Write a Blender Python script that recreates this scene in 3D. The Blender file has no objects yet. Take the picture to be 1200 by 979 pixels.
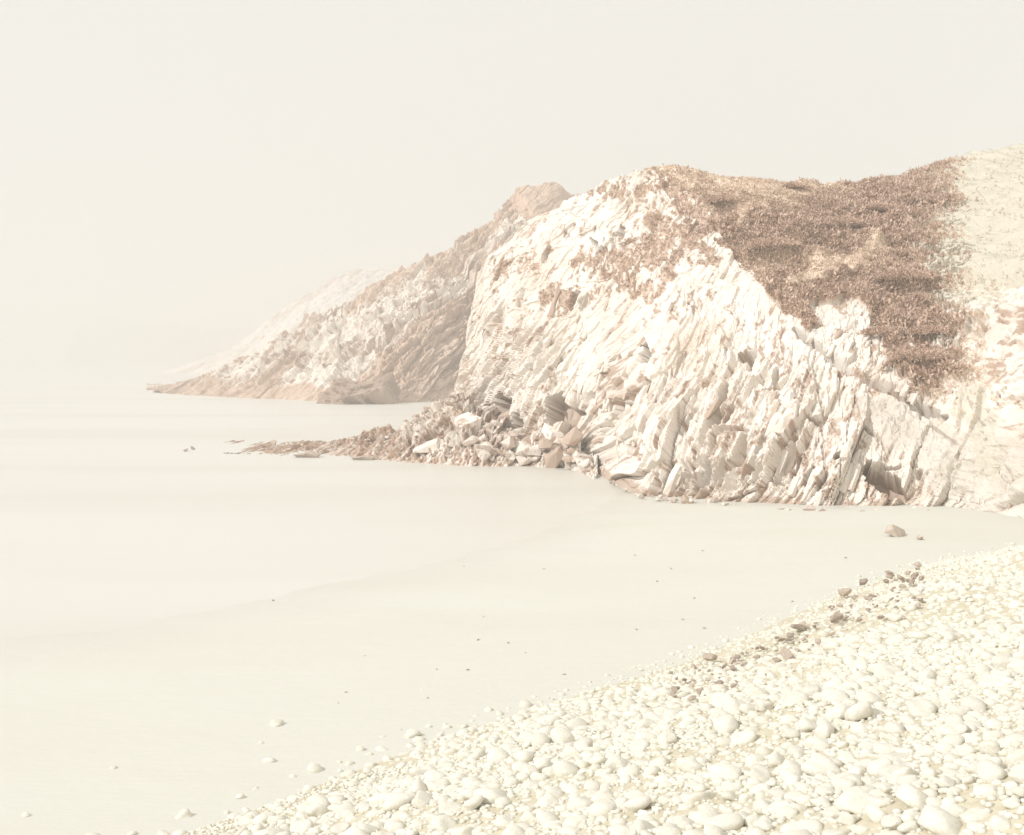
import bpy, bmesh, math, random
import numpy as np
from mathutils import Vector, Matrix

# ------------------------------------------------------------------ camera, sky, sun, exposure
scene = bpy.context.scene
F, HY, CX, EYE = 1448.0, 425.0, 600.0, 5.0        # focal length in photo pixels, horizon row, centre column, eye height (m)
cam_d = bpy.data.cameras.new('camera'); cam = bpy.data.objects.new('camera', cam_d)
scene.collection.objects.link(cam)
cam.location = (0, 0, EYE); cam.rotation_euler = (math.radians(90), 0, 0)
cam_d.sensor_width = 36; cam_d.lens = 36 * F / 1200; cam_d.shift_y = -(489.5 - HY) / 1200
cam_d.clip_start = 0.1; cam_d.clip_end = 9000
scene.camera = cam

SUN = Vector((-0.72, -0.40, 0.62)).normalized()   # direction towards the sun: left, behind the camera
world = bpy.data.worlds.new('World'); scene.world = world; world.use_nodes = True
wn = world.node_tree; wn.nodes.clear()
sky = wn.nodes.new('ShaderNodeTexSky'); sky.sky_type = 'NISHITA'; sky.sun_disc = False
sky.sun_elevation = math.asin(SUN.z); sky.sun_rotation = math.atan2(SUN.x, SUN.y)
hsv = wn.nodes.new('ShaderNodeHueSaturation'); hsv.inputs['Saturation'].default_value = 0.12
veil = wn.nodes.new('ShaderNodeMix'); veil.data_type = 'RGBA'; veil.inputs[0].default_value = 0.92
veil.inputs[7].default_value = (9.2, 8.97, 8.4, 1)  # even bright overcast veil
bg = wn.nodes.new('ShaderNodeBackground'); bg.inputs['Strength'].default_value = 0.1
wo = wn.nodes.new('ShaderNodeOutputWorld')
wn.links.new(sky.outputs[0], hsv.inputs['Color']); wn.links.new(hsv.outputs[0], veil.inputs[6])
wn.links.new(veil.outputs[2], bg.inputs['Color']); wn.links.new(bg.outputs[0], wo.inputs['Surface'])

sun_d = bpy.data.lights.new('sun', 'SUN'); sun = bpy.data.objects.new('sun', sun_d)
scene.collection.objects.link(sun)
sun_d.energy = 3.4; sun_d.angle = math.radians(0.6); sun_d.color = (1.0, 0.998, 0.99)
sun.rotation_euler = SUN.to_track_quat('Z', 'Y').to_euler(); sun.location = SUN * 100

vs = scene.view_settings
vs.view_transform = 'Standard'; vs.look = 'None'; vs.exposure = 0.0; vs.gamma = 1.0; vs.use_curve_mapping = False
scene.cycles.use_denoising = True
scene.cycles.max_bounces = 6; scene.cycles.diffuse_bounces = 3; scene.cycles.glossy_bounces = 2
scene.cycles.volume_bounces = 1
HAZE_DENSITY = 0.0026

# ------------------------------------------------------------------ helpers
rng = np.random.default_rng(7); random.seed(7)
COL = scene.collection.objects

def at(px, py, Y):                                   # photo pixel + distance -> world point
    return np.array([(px - CX) / F * Y, Y, EYE - (py - HY) / F * Y])
def on_level(px, py, z=0.0):                         # photo pixel on a level z
    Y = (EYE - z) * F / (py - HY)
    return np.array([(px - CX) / F * Y, Y, z])
def pix(P):
    Y = np.maximum(P[..., 1], 0.5)
    return CX + F * P[..., 0] / Y, HY - F * (P[..., 2] - EYE) / Y

def mesh_np(name, V, faces, smooth=False, attrs=None):
    V = np.asarray(V, np.float32); faces = np.asarray(faces, np.int32); k = faces.shape[1]
    me = bpy.data.meshes.new(name)
    me.vertices.add(len(V)); me.vertices.foreach_set('co', V.ravel())
    me.loops.add(faces.size); me.loops.foreach_set('vertex_index', faces.ravel())
    me.polygons.add(len(faces)); me.polygons.foreach_set('loop_start', np.arange(0, faces.size, k, dtype=np.int32))
    me.polygons.foreach_set('loop_total', np.full(len(faces), k, np.int32))
    me.polygons.foreach_set('use_smooth', np.full(len(faces), smooth, bool))
    for an, av in (attrs or {}).items():
        a = me.attributes.new(an, 'FLOAT', 'POINT'); a.data.foreach_set('value', np.asarray(av, np.float32).ravel())
    me.update(calc_edges=True); me.validate(verbose=False)
    return me
def link(name, me, mat=None, parent=None, loc=None, rot=None, scale=None, **props):
    o = bpy.data.objects.new(name, me); COL.link(o)
    if mat is not None and not me.materials: me.materials.append(mat)
    if parent is not None: o.parent = parent
    if loc is not None: o.location = loc
    if rot is not None: o.rotation_euler = rot
    if scale is not None: o.scale = scale
    for k, v in props.items(): o[k] = v
    return o
def grid_faces(nu, nv):
    i = np.arange(nu - 1)[:, None] * nv + np.arange(nv - 1)[None, :]
    return np.stack([i, i + nv, i + nv + 1, i + 1], -1).reshape(-1, 4)

# numpy noise
def hsh(ix, iy, iz=0, k=0):
    n = (ix.astype(np.int64) * 374761393 + iy.astype(np.int64) * 668265263 + np.int64(1) * iz * 2147483647 + k * 1274126177) & 0xFFFFFFFF
    n = ((n ^ (n >> 13)) * 1274126177) & 0xFFFFFFFF
    n = ((n ^ (n >> 16)) * 2246822519) & 0xFFFFFFFF
    return ((n ^ (n >> 15)) & 0xFFFFFF) / float(0x1000000)
def vnoise(x, y, k=0):
    ix, iy = np.floor(x), np.floor(y); fx, fy = x - ix, y - iy
    fx = fx * fx * fx * (fx * (fx * 6 - 15) + 10); fy = fy * fy * fy * (fy * (fy * 6 - 15) + 10)
    a, b = hsh(ix, iy, 0, k), hsh(ix + 1, iy, 0, k); c, d = hsh(ix, iy + 1, 0, k), hsh(ix + 1, iy + 1, 0, k)
    return (a * (1 - fx) + b * fx) * (1 - fy) + (c * (1 - fx) + d * fx) * fy
def fbm(x, y, k=0, o=4):
    s = np.zeros_like(x); a = 0.5; t = 0
    for i in range(o):
        s += a * vnoise(x, y, k + i * 17); t += a; a *= 0.5; x = x * 2.03 + 5.1; y = y * 2.03 + 9.7
    return s / t
def worley(x, y, k=0, jit=0.85):
    ix, iy = np.floor(x), np.floor(y)
    f1 = np.full(x.shape, 9.0); f2 = np.full(x.shape, 9.0)
    h = np.zeros_like(x); lx = np.zeros_like(x); ly = np.zeros_like(x)
    for dx in (-1, 0, 1):
        for dy in (-1, 0, 1):
            cx, cy = ix + dx, iy + dy
            jx = cx + 0.5 + (hsh(cx, cy, 0, k) - 0.5) * jit; jy = cy + 0.5 + (hsh(cx, cy, 0, k + 1) - 0.5) * jit
            ex, ey = x - jx, y - jy; d = np.sqrt(ex * ex + ey * ey); near = d < f1
            f2 = np.where(near, f1, np.minimum(f2, d))
            h = np.where(near, hsh(cx, cy, 0, k + 2), h); lx = np.where(near, ex, lx); ly = np.where(near, ey, ly)
            f1 = np.where(near, d, f1)
    return f1, f2, h, lx, ly
def in_poly(px, py, poly):
    inside = np.zeros(px.shape, bool); n = len(poly)
    for i in range(n):
        x0, y0 = poly[i]; x1, y1 = poly[(i + 1) % n]
        if y0 == y1: continue
        c = ((y0 > py) != (y1 > py)) & (px < (x1 - x0) * (py - y0) / (y1 - y0) + x0)
        inside ^= c
    return inside
def seg_dist(x, y, x0, y0, x1, y1):
    dx, dy = x1 - x0, y1 - y0; L = dx * dx + dy * dy + 1e-9
    t = np.clip(((x - x0) * dx + (y - y0) * dy) / L, 0, 1)
    return np.hypot(x - x0 - t * dx, y - y0 - t * dy), t
def poly_side(x, y, pts):                            # signed distance to an open polyline, positive to its right-hand side
    best = np.full(x.shape, 1e9); sg = np.ones_like(x)
    for (x0, y0), (x1, y1) in zip(pts[:-1], pts[1:]):
        d, _ = seg_dist(x, y, x0, y0, x1, y1)
        s = np.where((x1 - x0) * (y - y0) - (y1 - y0) * (x - x0) < 0, 1.0, -1.0)
        m = d < best; best = np.where(m, d, best); sg = np.where(m, s, sg)
    return best * sg
def catmull(P, u):
    P = np.asarray(P, float); n = len(P); i = np.clip(np.floor(u).astype(int), 0, n - 2); t = (u - i)[:, None]
    p0, p1, p2, p3 = P[np.maximum(i - 1, 0)], P[i], P[i + 1], P[np.minimum(i + 2, n - 1)]
    return 0.5 * (2 * p1 + (p2 - p0) * t + (2 * p0 - 5 * p1 + 4 * p2 - p3) * t ** 2 + (3 * p1 - p0 - 3 * p2 + p3) * t ** 3)

# ------------------------------------------------------------------ materials
def new_mat(name):
    m = bpy.data.materials.new(name); m.use_nodes = True; nt = m.node_tree; nt.nodes.clear()
    out = nt.nodes.new('ShaderNodeOutputMaterial'); b = nt.nodes.new('ShaderNodeBsdfPrincipled')
    nt.links.new(b.outputs[0], out.inputs['Surface'])
    b.inputs['Roughness'].default_value = 0.9; b.inputs['Specular IOR Level'].default_value = 0.15
    return m, nt, b
def nz(nt, coord, scale, detail=4, rough=0.6, mapscale=None, rot=None):
    n = nt.nodes.new('ShaderNodeTexNoise'); n.inputs['Scale'].default_value = scale
    n.inputs['Detail'].default_value = detail; n.inputs['Roughness'].default_value = rough
    if mapscale or rot:
        mp = nt.nodes.new('ShaderNodeMapping'); mp.vector_type = 'POINT'
        if rot: mp.inputs['Rotation'].default_value = rot
        if mapscale: mp.inputs['Scale'].default_value = mapscale
        nt.links.new(coord, mp.inputs['Vector']); coord = mp.outputs[0]
    nt.links.new(coord, n.inputs['Vector']); return n.outputs['Fac']
def ramp(nt, fac, lo, hi):
    r = nt.nodes.new('ShaderNodeMapRange'); r.inputs['From Min'].default_value = lo; r.inputs['From Max'].default_value = hi
    r.interpolation_type = 'SMOOTHSTEP'
    nt.links.new(fac, r.inputs['Value']); return r.outputs[0]
def mixc(nt, fac, a, b):
    m = nt.nodes.new('ShaderNodeMix'); m.data_type = 'RGBA'
    if isinstance(fac, float): m.inputs[0].default_value = fac
    else: nt.links.new(fac, m.inputs[0])
    for i, c in ((6, a), (7, b)):
        if isinstance(c, tuple): m.inputs[i].default_value = (*c, 1)
        else: nt.links.new(c, m.inputs[i])
    return m.outputs[2]
def math2(nt, op, a, b):
    m = nt.nodes.new('ShaderNodeMath'); m.operation = op
    for i, c in ((0, a), (1, b)):
        if isinstance(c, (int, float)): m.inputs[i].default_value = c
        else: nt.links.new(c, m.inputs[i])
    return m.outputs[0]
def bump(nt, b, h, strength, dist):
    n = nt.nodes.new('ShaderNodeBump'); n.inputs['Strength'].default_value = strength; n.inputs['Distance'].default_value = dist
    nt.links.new(h, n.inputs['Height']); nt.links.new(n.outputs[0], b.inputs['Normal'])
def attr(nt, name):
    a = nt.nodes.new('ShaderNodeAttribute'); a.attribute_name = name; return a.outputs['Fac']

ROCK = (0.83, 0.765, 0.695); ROCK_WARM = (0.74, 0.635, 0.545); STAIN_SHADE = (0.44, 0.305, 0.225)  # the last brown serves rock stains and the shade painted inside hollows
HEATH = (0.50, 0.345, 0.255); PALE_TURF = (0.64, 0.595, 0.50)
def rock_material(name, rot, scale=1.0, stain=0.62, warm=0.5, use_attrs=True, lo=0.7):
    m, nt, b = new_mat(name)
    tc = nt.nodes.new('ShaderNodeTexCoord')
    co = tc.outputs['Object']
    c = mixc(nt, ramp(nt, nz(nt, co, 0.35 * scale, 5), 0.42, 0.72), ROCK, ROCK_WARM)
    st = nz(nt, co, 1.1 * scale, 6, 0.65, (1, 1, 0.28), rot)
    c = mixc(nt, math2(nt, 'MULTIPLY', ramp(nt, st, stain, stain + 0.1), 0.75), c, STAIN_SHADE)
    fine = nz(nt, co, 9 * scale, 5, 0.7)
    c = mixc(nt, math2(nt, 'MULTIPLY', ramp(nt, fine, 0.5, 0.75), 0.22), c, ROCK_WARM)
    if not use_attrs:
        oi = nt.nodes.new('ShaderNodeObjectInfo')
        c = mixc(nt, math2(nt, 'MULTIPLY', ramp(nt, oi.outputs['Random'], lo, 1.0), 0.8), c, STAIN_SHADE)
    if use_attrs:
        c = mixc(nt, attr(nt, 'seam_shade'), c, STAIN_SHADE)  # brown beds and tide mark, plus the painted shade of the hollows
        c = mixc(nt, attr(nt, 'soil'), c, mixc(nt, ramp(nt, nz(nt, co, 1.1 * scale, 7, 0.72), 0.38, 0.68), (0.68, 0.63, 0.56), (0.57, 0.50, 0.425)))
        turf0 = mixc(nt, ramp(nt, nz(nt, co, 1.6 * scale, 6, 0.7), 0.35, 0.65), HEATH, (0.66, 0.50, 0.39))
        turf = mixc(nt, attr(nt, 'grassy'), turf0, (0.80, 0.66, 0.53))
        c = mixc(nt, attr(nt, 'veg'), c, turf)
        c = mixc(nt, attr(nt, 'pale'), c, mixc(nt, ramp(nt, nz(nt, co, 1.2 * scale, 6, 0.7), 0.35, 0.7), PALE_TURF, (0.58, 0.525, 0.42)))
    nt.links.new(c, b.inputs['Base Color'])
    bump(nt, b, nz(nt, co, 5 * scale, 6, 0.7, (1, 1, 0.5), rot), 0.5, 0.12 / scale)
    return m
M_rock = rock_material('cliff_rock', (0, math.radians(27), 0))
M_far = rock_material('far_cliff_rock', (0, math.radians(42), 0), 0.4, 0.54)
M_farther = rock_material('hazy_cliff_rock', (0, math.radians(42), 0), 0.2, 0.54)
M_slab = rock_material('slab_rock', (0, math.radians(27), 0), 1.0, 0.66, use_attrs=False)
M_boulder = rock_material('boulder_rock', (0, 0.3, 0), 1.3, 0.50, use_attrs=False, lo=0.12)
def plain(name, c0, c1, scale, rough=0.9, b_s=0.3, b_d=0.02, rnd=0.0):
    m, nt, b = new_mat(name); tc = nt.nodes.new('ShaderNodeTexCoord')
    n = nz(nt, tc.outputs['Object'], scale, 5, 0.65); c = mixc(nt, ramp(nt, n, 0.35, 0.68), c0, c1)
    if rnd:
        oi = nt.nodes.new('ShaderNodeObjectInfo'); h = nt.nodes.new('ShaderNodeHueSaturation')
        nt.links.new(math2(nt, 'ADD', math2(nt, 'MULTIPLY', oi.outputs['Random'], rnd), 1 - rnd / 2), h.inputs['Value'])
        nt.links.new(c, h.inputs['Color']); c = h.outputs[0]
    nt.links.new(c, b.inputs['Base Color']); b.inputs['Roughness'].default_value = rough
    bump(nt, b, n, b_s, b_d); return m
M_dark = plain('dark_stone', (0.36, 0.29, 0.235), (0.52, 0.44, 0.37), 4, rnd=0.4)
M_brown = plain('brown_rock', (0.34, 0.235, 0.18), (0.44, 0.32, 0.25), 1.2)
M_cobble = plain('pale_limestone_cobble', (0.755, 0.73, 0.655), (0.68, 0.64, 0.54), 5, 0.75, rnd=0.12)
M_heath = plain('heath_foliage', (0.46, 0.32, 0.245), (0.78, 0.61, 0.485), 0.6, b_s=0)
M_bush = plain('dark_bush_foliage', (0.55, 0.39, 0.305), (0.72, 0.55, 0.44), 1.5, b_s=0)
M_grass = plain('light_hill_grass', (0.68, 0.52, 0.40), (0.88, 0.74, 0.60), 0.8, b_s=0)
M_stem = plain('bush_stem', (0.25, 0.17, 0.13), (0.33, 0.23, 0.18), 3)
M_drygrass = plain('pale_dry_grass', (0.65, 0.605, 0.51), (0.58, 0.525, 0.42), 0.7, b_s=0)

# sand: pale, damp towards the sea, faint ripples
M_sand, nt, b = new_mat('beach_sand'); tc = nt.nodes.new('ShaderNodeTexCoord'); co = tc.outputs['Object']
c = mixc(nt, ramp(nt, nz(nt, co, 0.12, 4, 0.55, (0.5, 1.4, 1)), 0.35, 0.7), (0.675, 0.662, 0.60), (0.655, 0.635, 0.562))
c = mixc(nt, math2(nt, 'MULTIPLY', ramp(nt, nz(nt, co, 1.4, 6, 0.7), 0.55, 0.8), 0.25), c, (0.58, 0.54, 0.46))
c = mixc(nt, math2(nt, 'MULTIPLY', attr(nt, 'wet'), 0.5), c, (0.625, 0.60, 0.545))
nt.links.new(c, b.inputs['Base Color'])
rg = nt.nodes.new('ShaderNodeMapRange'); rg.inputs['To Min'].default_value = 0.85; rg.inputs['To Max'].default_value = 0.3
nt.links.new(attr(nt, 'wet'), rg.inputs['Value']); nt.links.new(rg.outputs[0], b.inputs['Roughness'])
bump(nt, b, nz(nt, co, 2.2, 6, 0.65, (0.6, 1.5, 1)), 0.35, 0.05)
# sea: smooth, pale, mirror of the sky
M_sea, nt, b = new_mat('calm_sea'); tc = nt.nodes.new('ShaderNodeTexCoord'); co = tc.outputs['Object']
c = mixc(nt, ramp(nt, nz(nt, co, 0.05, 4, 0.5, (0.35, 1.6, 1)), 0.4, 0.65), (0.685, 0.668, 0.615), (0.648, 0.625, 0.568))
nt.links.new(c, b.inputs['Base Color']); b.inputs['Roughness'].default_value = 0.38
b.inputs['IOR'].default_value = 1.33; b.inputs['Specular IOR Level'].default_value = 0.35
bump(nt, b, nz(nt, co, 0.9, 4, 0.5, (0.4, 1.5, 1)), 0.12, 0.08)

# ------------------------------------------------------------------ the ground: sea, sand, shingle bank
SHORE = [on_level(x, y)[:2] for x, y in [(-900, 790), (-300, 775), (20, 748), (120, 735), (300, 695), (420, 676), (520, 655), (600, 628), (680, 598), (725, 577)]]
SHORE += [np.array([9.0, 50.0]), np.array([30.0, 60.0])]
TOE = [on_level(x, y, 0.3)[:2] for x, y in [(-700, 1700), (-250, 1150), (160, 992), (310, 942), (440, 892), (565, 848), (700, 806), (800, 776), (900, 733), (1000, 690), (1070, 664), (1200, 640), (1400, 622)]]
def sand_z(x, y):
    d = poly_side(x, y, SHORE)
    z = np.where(d > 0, np.minimum(d * 0.028, 0.30), np.maximum(d * 0.06, -1.2))
    return z + (fbm(x * 0.25, y * 0.5, 3, 3) - 0.5) * 0.05 - 0.005, d
def bank_z(x, y):
    d = poly_side(x, y, TOE)
    h = np.where(d > 0, 0.29 * np.maximum(d, 0), d * 0.3); h = np.where(h > 2.6, 2.6 + 0.7 * np.tanh((h - 2.6) / 0.7), h)
    return 0.28 + h + (fbm(x * 0.45, y * 0.45, 11, 3) - 0.5) * 0.45 * np.clip(d / 2.0, 0, 1), d

sx = np.linspace(-2900, 2900, 12); sea_pts = np.stack(np.meshgrid(sx, sx, indexing='ij'), -1).reshape(-1, 2)
link('sea', mesh_np('sea', np.c_[sea_pts, np.zeros(len(sea_pts))], grid_faces(12, 12), True), M_sea, kind='structure')
gx = np.linspace(-70, 75, 420); gy = np.concatenate([np.linspace(-20, 2, 12)[:-1], 2 + 98 * np.linspace(0, 1, 420) ** 1.5])
X, Yg = np.meshgrid(gx, gy, indexing='ij'); Z, d = sand_z(X, Yg)
wet = np.clip(1 - d / 3.5, 0, 1) * (0.6 + 0.8 * fbm(X * 0.3, Yg * 0.6, 21, 3))
pool = np.clip(1 - seg_dist(X, Yg, 4.5, 44.2, 11, 40.6)[0] / 1.3, 0, 1)
wet = np.clip(np.maximum(wet, pool * 0.9), 0, 1)
link('beach_sand', mesh_np('beach_sand', np.stack([X, Yg, Z], -1).reshape(-1, 3), grid_faces(*X.shape), True, {'wet': wet}), M_sand, kind='structure')

bx_ = np.linspace(-22, 40, 260); by_ = np.linspace(-14, 38, 230)
X, Yg = np.meshgrid(bx_, by_, indexing='ij'); Z, d = bank_z(X, Yg)
Z = np.where(d < -0.8, -0.6, Z)
M_bank = plain('shingle_ground', (0.65, 0.595, 0.465), (0.57, 0.51, 0.385), 6, b_s=0.6, b_d=0.05)
bank = link('shingle_bank', mesh_np('shingle_bank', np.stack([X, Yg, Z], -1).reshape(-1, 3), grid_faces(*X.shape), True), M_bank, kind='structure')

# ------------------------------------------------------------------ cliffs: a control net (foot line, crest line, back slope) broken into strata
def blur(m, n, it=2):
    for _ in range(it):
        for ax in (0, 1):
            c = np.cumsum(np.pad(m, [(n + 1, n) if a == ax else (0, 0) for a in (0, 1)], mode='edge'), axis=ax)
            m = (np.take(c, range(2 * n + 1, c.shape[ax]), ax) - np.take(c, range(0, c.shape[ax] - 2 * n - 1), ax)) / (2 * n + 1)
    return m
def cliff(cols, nu, nr, nb, back, theta, lay, seed, below=0.06):
    B, C, E = [], [], []
    for bp, cp, e in cols:
        B.append(on_level(*bp) if len(bp) == 2 else at(*bp)); C.append(at(*cp)); E.append([e])
    u = np.linspace(0, len(cols) - 1, nu); B = catmull(B, u); C = catmull(C, u); E = catmull(E, u)
    r = np.concatenate([np.linspace(-below, 0, 5)[:-1], np.linspace(0, 1, nr)])
    g = np.sign(r)[None, :] * np.abs(r)[None, :] ** E
    P = np.empty((nu, len(r) + nb, 3))
    P[:, :len(r), 0] = B[:, :1] + (C[:, :1] - B[:, :1]) * g
    P[:, :len(r), 1] = B[:, 1:2] + (C[:, 1:2] - B[:, 1:2]) * g
    P[:, :len(r), 2] = C[:, 2:3] * r[None, :]
    hd = C[:, :2] - B[:, :2]; hd /= np.linalg.norm(hd, axis=1, keepdims=True) + 1e-9
    q = (np.arange(1, nb + 1) / nb) ** 1.6
    P[:, len(r):, :2] = C[:, None, :2] + hd[:, None, :] * (q * back)[None, :, None]
    P[:, len(r):, 2] = C[:, 2:3] * (1 - 0.10 * q - 1.15 * q ** 3)[None, :]
    du = np.gradient(P, axis=0); dv = np.gradient(P, axis=1)
    N = np.cross(du, dv); N /= np.linalg.norm(N, axis=2, keepdims=True) + 1e-9
    flip = np.sign(np.sum(N * np.array([0, -0.7, 0.7]), axis=2, keepdims=True).mean()); N *= flip
    a = np.cumsum(np.linalg.norm(du[:, :, :2], axis=2), axis=0); a = np.broadcast_to(a[:, nr // 2][:, None], P.shape[:2])
    b_ = np.cumsum(np.linalg.norm(dv, axis=2), axis=1)
    ws = 0.30 / lay                                   # bedding planes stand in the world, gently warped
    w1 = (fbm(P[..., 0] * ws + P[..., 1] * ws * 0.6, P[..., 2] * ws + P[..., 1] * ws * 0.3, seed, 2) - 0.5) * 0.6 * lay
    w2 = (fbm(P[..., 0] * ws + 40, P[..., 2] * ws + P[..., 1] * ws * 0.5, seed + 50, 2) - 0.5) * 0.6 * lay
    th = math.radians(theta); xx = P[..., 0] + 0.10 * P[..., 1] + w1; zz = P[..., 2] * 1.15 + 0.18 * P[..., 1] + w2
    s = xx * math.cos(th) + zz * math.sin(th); t = xx * math.sin(th) - zz * math.cos(th)   # s runs up the strata, t across to the right
    return P, N, s, t, a, b_
def strata(s, t, lay, seed, crack=0.35):
    D = np.zeros_like(s)
    vary = 0.55 + 0.9 * fbm(s * 0.12 / lay, t * 0.3 / lay, seed + 400, 3)
    for i, (Ls, Lt, off, tilt) in enumerate([(4.5, 1.9, 0.70, 0.30), (1.7, 0.62, 0.48, 0.32), (0.85, 0.26, 0.27, 0.20), (0.36, 0.15, 0.15, 0.10)]):
        js = s + lay * Ls * hsh(np.floor(t / (Lt * lay)), np.floor(t * 0), 0, seed + i)
        f1, f2, h, lx, ly = worley(js / (Ls * lay), t / (Lt * lay), seed + 10 * i, 1.0)
        h2 = hsh(np.floor(h * 1e5), np.floor(h * 7e4))
        D += vary * lay * (off * (h - 0.5) + tilt * ly * (0.3 + 1.2 * h2) + 0.55 * tilt * lx * (h2 - 0.5))
        if i < 3: D -= vary * lay * crack * (0.5, 1.1, 0.6)[i] * np.clip(1 - (f2 - f1) / (0.07 + 0.05 * h2), 0, 1) * (h > 0.62)
    return D
def seams(s, t, lay, seed, share):                    # iron-brown beds and blotches within the pale limestone
    js = s + lay * (fbm(s * 0.9 / lay, t * 2.5 / lay, seed + 5, 3) - 0.5) * 2.2; jt = t + lay * (fbm(s * 2.2 / lay, t * 2.2 / lay, seed + 6, 4) - 0.5) * 0.5
    out = np.zeros_like(s)
    for i, (Ls, Lt) in enumerate([(1.9, 0.24), (0.9, 0.15), (0.45, 0.12)]):
        f1, f2, h, lx, ly = worley(js / (Ls * lay), jt / (Lt * lay), seed + 30 * i, 1.0)
        out = np.maximum(out, (h < share) * np.clip((f2 - f1 - 0.04) / 0.12, 0, 1))
    return out * np.clip((fbm(s * 5 / lay, t * 9 / lay, seed + 9, 3) - 0.30) / 0.15, 0.25, 1)

# ---- the near headland, from right (beyond the frame) round to its seaward corner
near_cols = [((1480, 660), (1440, 140, 86), 1.9), ((1280, 636), (1270, 158, 79), 1.9), ((1150, 610), (1152, 177, 72), 1.7),
             ((1050, 602), (1060, 206, 66), 1.6), ((960, 600), (990, 217, 62), 1.6), ((880, 594), (920, 213, 60), 1.5),
             ((800, 587), (850, 207, 59), 1.3), ((745, 580), (785, 196, 60), 1.2), ((712, 562), (738, 206, 62), 1.15),
             ((682, 549), (706, 221, 64), 1.1), ((640, 546), (662, 239, 67), 1.1), ((585, 540), (622, 256, 70), 1.1),
             ((545, 526), (592, 281, 74), 1.0), ((524, 513), (562, 322, 80), 1.0), ((560, 500), (600, 300, 96), 1.0), ((660, 495), (700, 300, 104), 1.0)]
P, N, S, T, A_, B_ = cliff(near_cols, 900, 430, 60, 45, 63, 1.0, 5)
px, py = pix(P)
wpx = px + (fbm(A_ * 0.9, B_ * 0.9, 71, 4) - 0.5) * 46; wpy = py + (fbm(A_ * 0.9, B_ * 0.9, 72, 4) - 0.5) * 46
HEATH_POLY = [(728, 180), (780, 150), (1000, 150), (1085, 150), (1080, 235), (1100, 290), (1112, 350), (1100, 395), (1128, 445), (1150, 500), (1128, 470), (1085, 446), (1048, 432), (1056, 395), (1005, 362), (955, 358), (935, 388), (905, 350), (880, 318), (856, 296), (838, 262), (838, 240), (800, 222), (765, 208)]
patches = [(719, 309, 20, 14), (752, 334, 16, 10), (692, 301, 12, 9), (786, 312, 11, 22), (710, 226, 30, 8), (806, 264, 14, 12), (776, 268, 12, 14),
           (656, 350, 12, 18), (640, 340, 9, 8), (600, 308, 13, 5), (590, 320, 5, 12), (628, 310, 9, 5), (820, 300, 14, 8), (830, 250, 16, 20), (770, 225, 22, 10),
           (1000, 432, 12, 7), (1025, 460, 12, 6), (745, 290, 14, 16), (800, 235, 16, 8), (735, 312, 22, 16), (765, 300, 16, 18), (700, 345, 10, 8), (820, 275, 14, 22), (790, 280, 16, 14), (770, 345, 14, 8)]
edge = (hsh(np.floor(A_ * 9), np.floor(B_ * 9)) - 0.5) * 110 * np.clip((px - 1000) / 90, 0, 1)
heath = in_poly(wpx + edge, wpy, HEATH_POLY).astype(float)
n_patch = fbm(A_ * 2.2, B_ * 2.2, 74, 4)
patch = np.zeros_like(heath)
for x, y, rx, ry in patches:
    patch = np.maximum(patch, (((wpx - x) / rx) ** 2 + ((wpy - y) / ry) ** 2 < 0.6 + 1.1 * n_patch).astype(float) * (n_patch > 0.34))
crest_row = P.shape[1] - 60
back = np.zeros_like(heath); back[:, crest_row + 2:] = 1
front = (np.arange(len(P)) < 780)[:, None]
veg = np.clip(np.maximum(heath, patch * 0.8), 0, 1)
veg = np.maximum(veg, back * (px < 1075))
pale = (in_poly(wpx + edge, wpy, [(1075, 100), (1500, 60), (1500, 330), (1180, 335), (1125, 360), (1112, 350), (1100, 290), (1080, 235)])).astype(float) * (1 - veg)
pale = np.maximum(pale, back * (px >= 1075))
pale = np.maximum(pale, in_poly(wpx, wpy, [(1118, 435), (1160, 490), (1175, 560), (1145, 560), (1130, 500)]).astype(float) * 0.7 * (1 - veg))
soil = in_poly(wpx, wpy, [(1000, 455), (1060, 470), (1120, 495), (1300, 520), (1500, 600), (1150, 604), (1105, 585), (1075, 545), (1020, 505)]).astype(float) * (1 - veg)
soil_s = blur(soil, 9); pale_s = blur(pale, 7)
rockiness = np.clip(1 - heath - back - 0.80 * soil_s - 0.85 * pale_s - 0.3 * patch, 0.06, 1)
grassy = np.clip((252 + 0.00 * px - 0.25 * np.abs(px - 900) - wpy) / 22, 0, 1)
for gx0, gy0, rx, ry in [(960, 318, 60, 16), (1010, 300, 34, 14), (880, 250, 50, 10)]:
    grassy = np.maximum(grassy, np.clip(1.4 * (1 - ((wpx - gx0) / rx) ** 2 - ((wpy - gy0 + 0.3 * (px - gx0)) / ry) ** 2), 0, 1))
grassy = np.maximum(grassy, np.clip((wpx + 0.5 * edge - 1070) / 45, 0, 1))
band = np.clip((py - 440) / 60, 0, 1)
amp = 0.20 + 0.38 * np.clip((fbm(A_ * 0.16, B_ * 0.16, 91, 3) - 0.35) / 0.3, 0, 1) + 0.26 * band
crag = np.clip((400 - py) / 90, 0, 1) * np.clip((fbm(A_ * 0.25, B_ * 0.25, 33, 2) - 0.3) / 0.2, 0, 1)
blocks = np.zeros_like(S)
for i, (Lb, off) in enumerate([(2.2, 0.75), (0.9, 0.42), (0.4, 0.22)]):
    f1, f2, h, lx, ly = worley(S / (Lb * 1.5), T / Lb, 1200 + 9 * i, 1.0); h2 = hsh(np.floor(h * 1e5), np.floor(h * 7e4))
    blocks += off * (h - 0.5) + off * 0.9 * (lx * (h - 0.5) + ly * (h2 - 0.35)) - 0.3 * off * np.clip(1 - (f2 - f1) / 0.08, 0, 1) * (h2 > 0.6)
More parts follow.
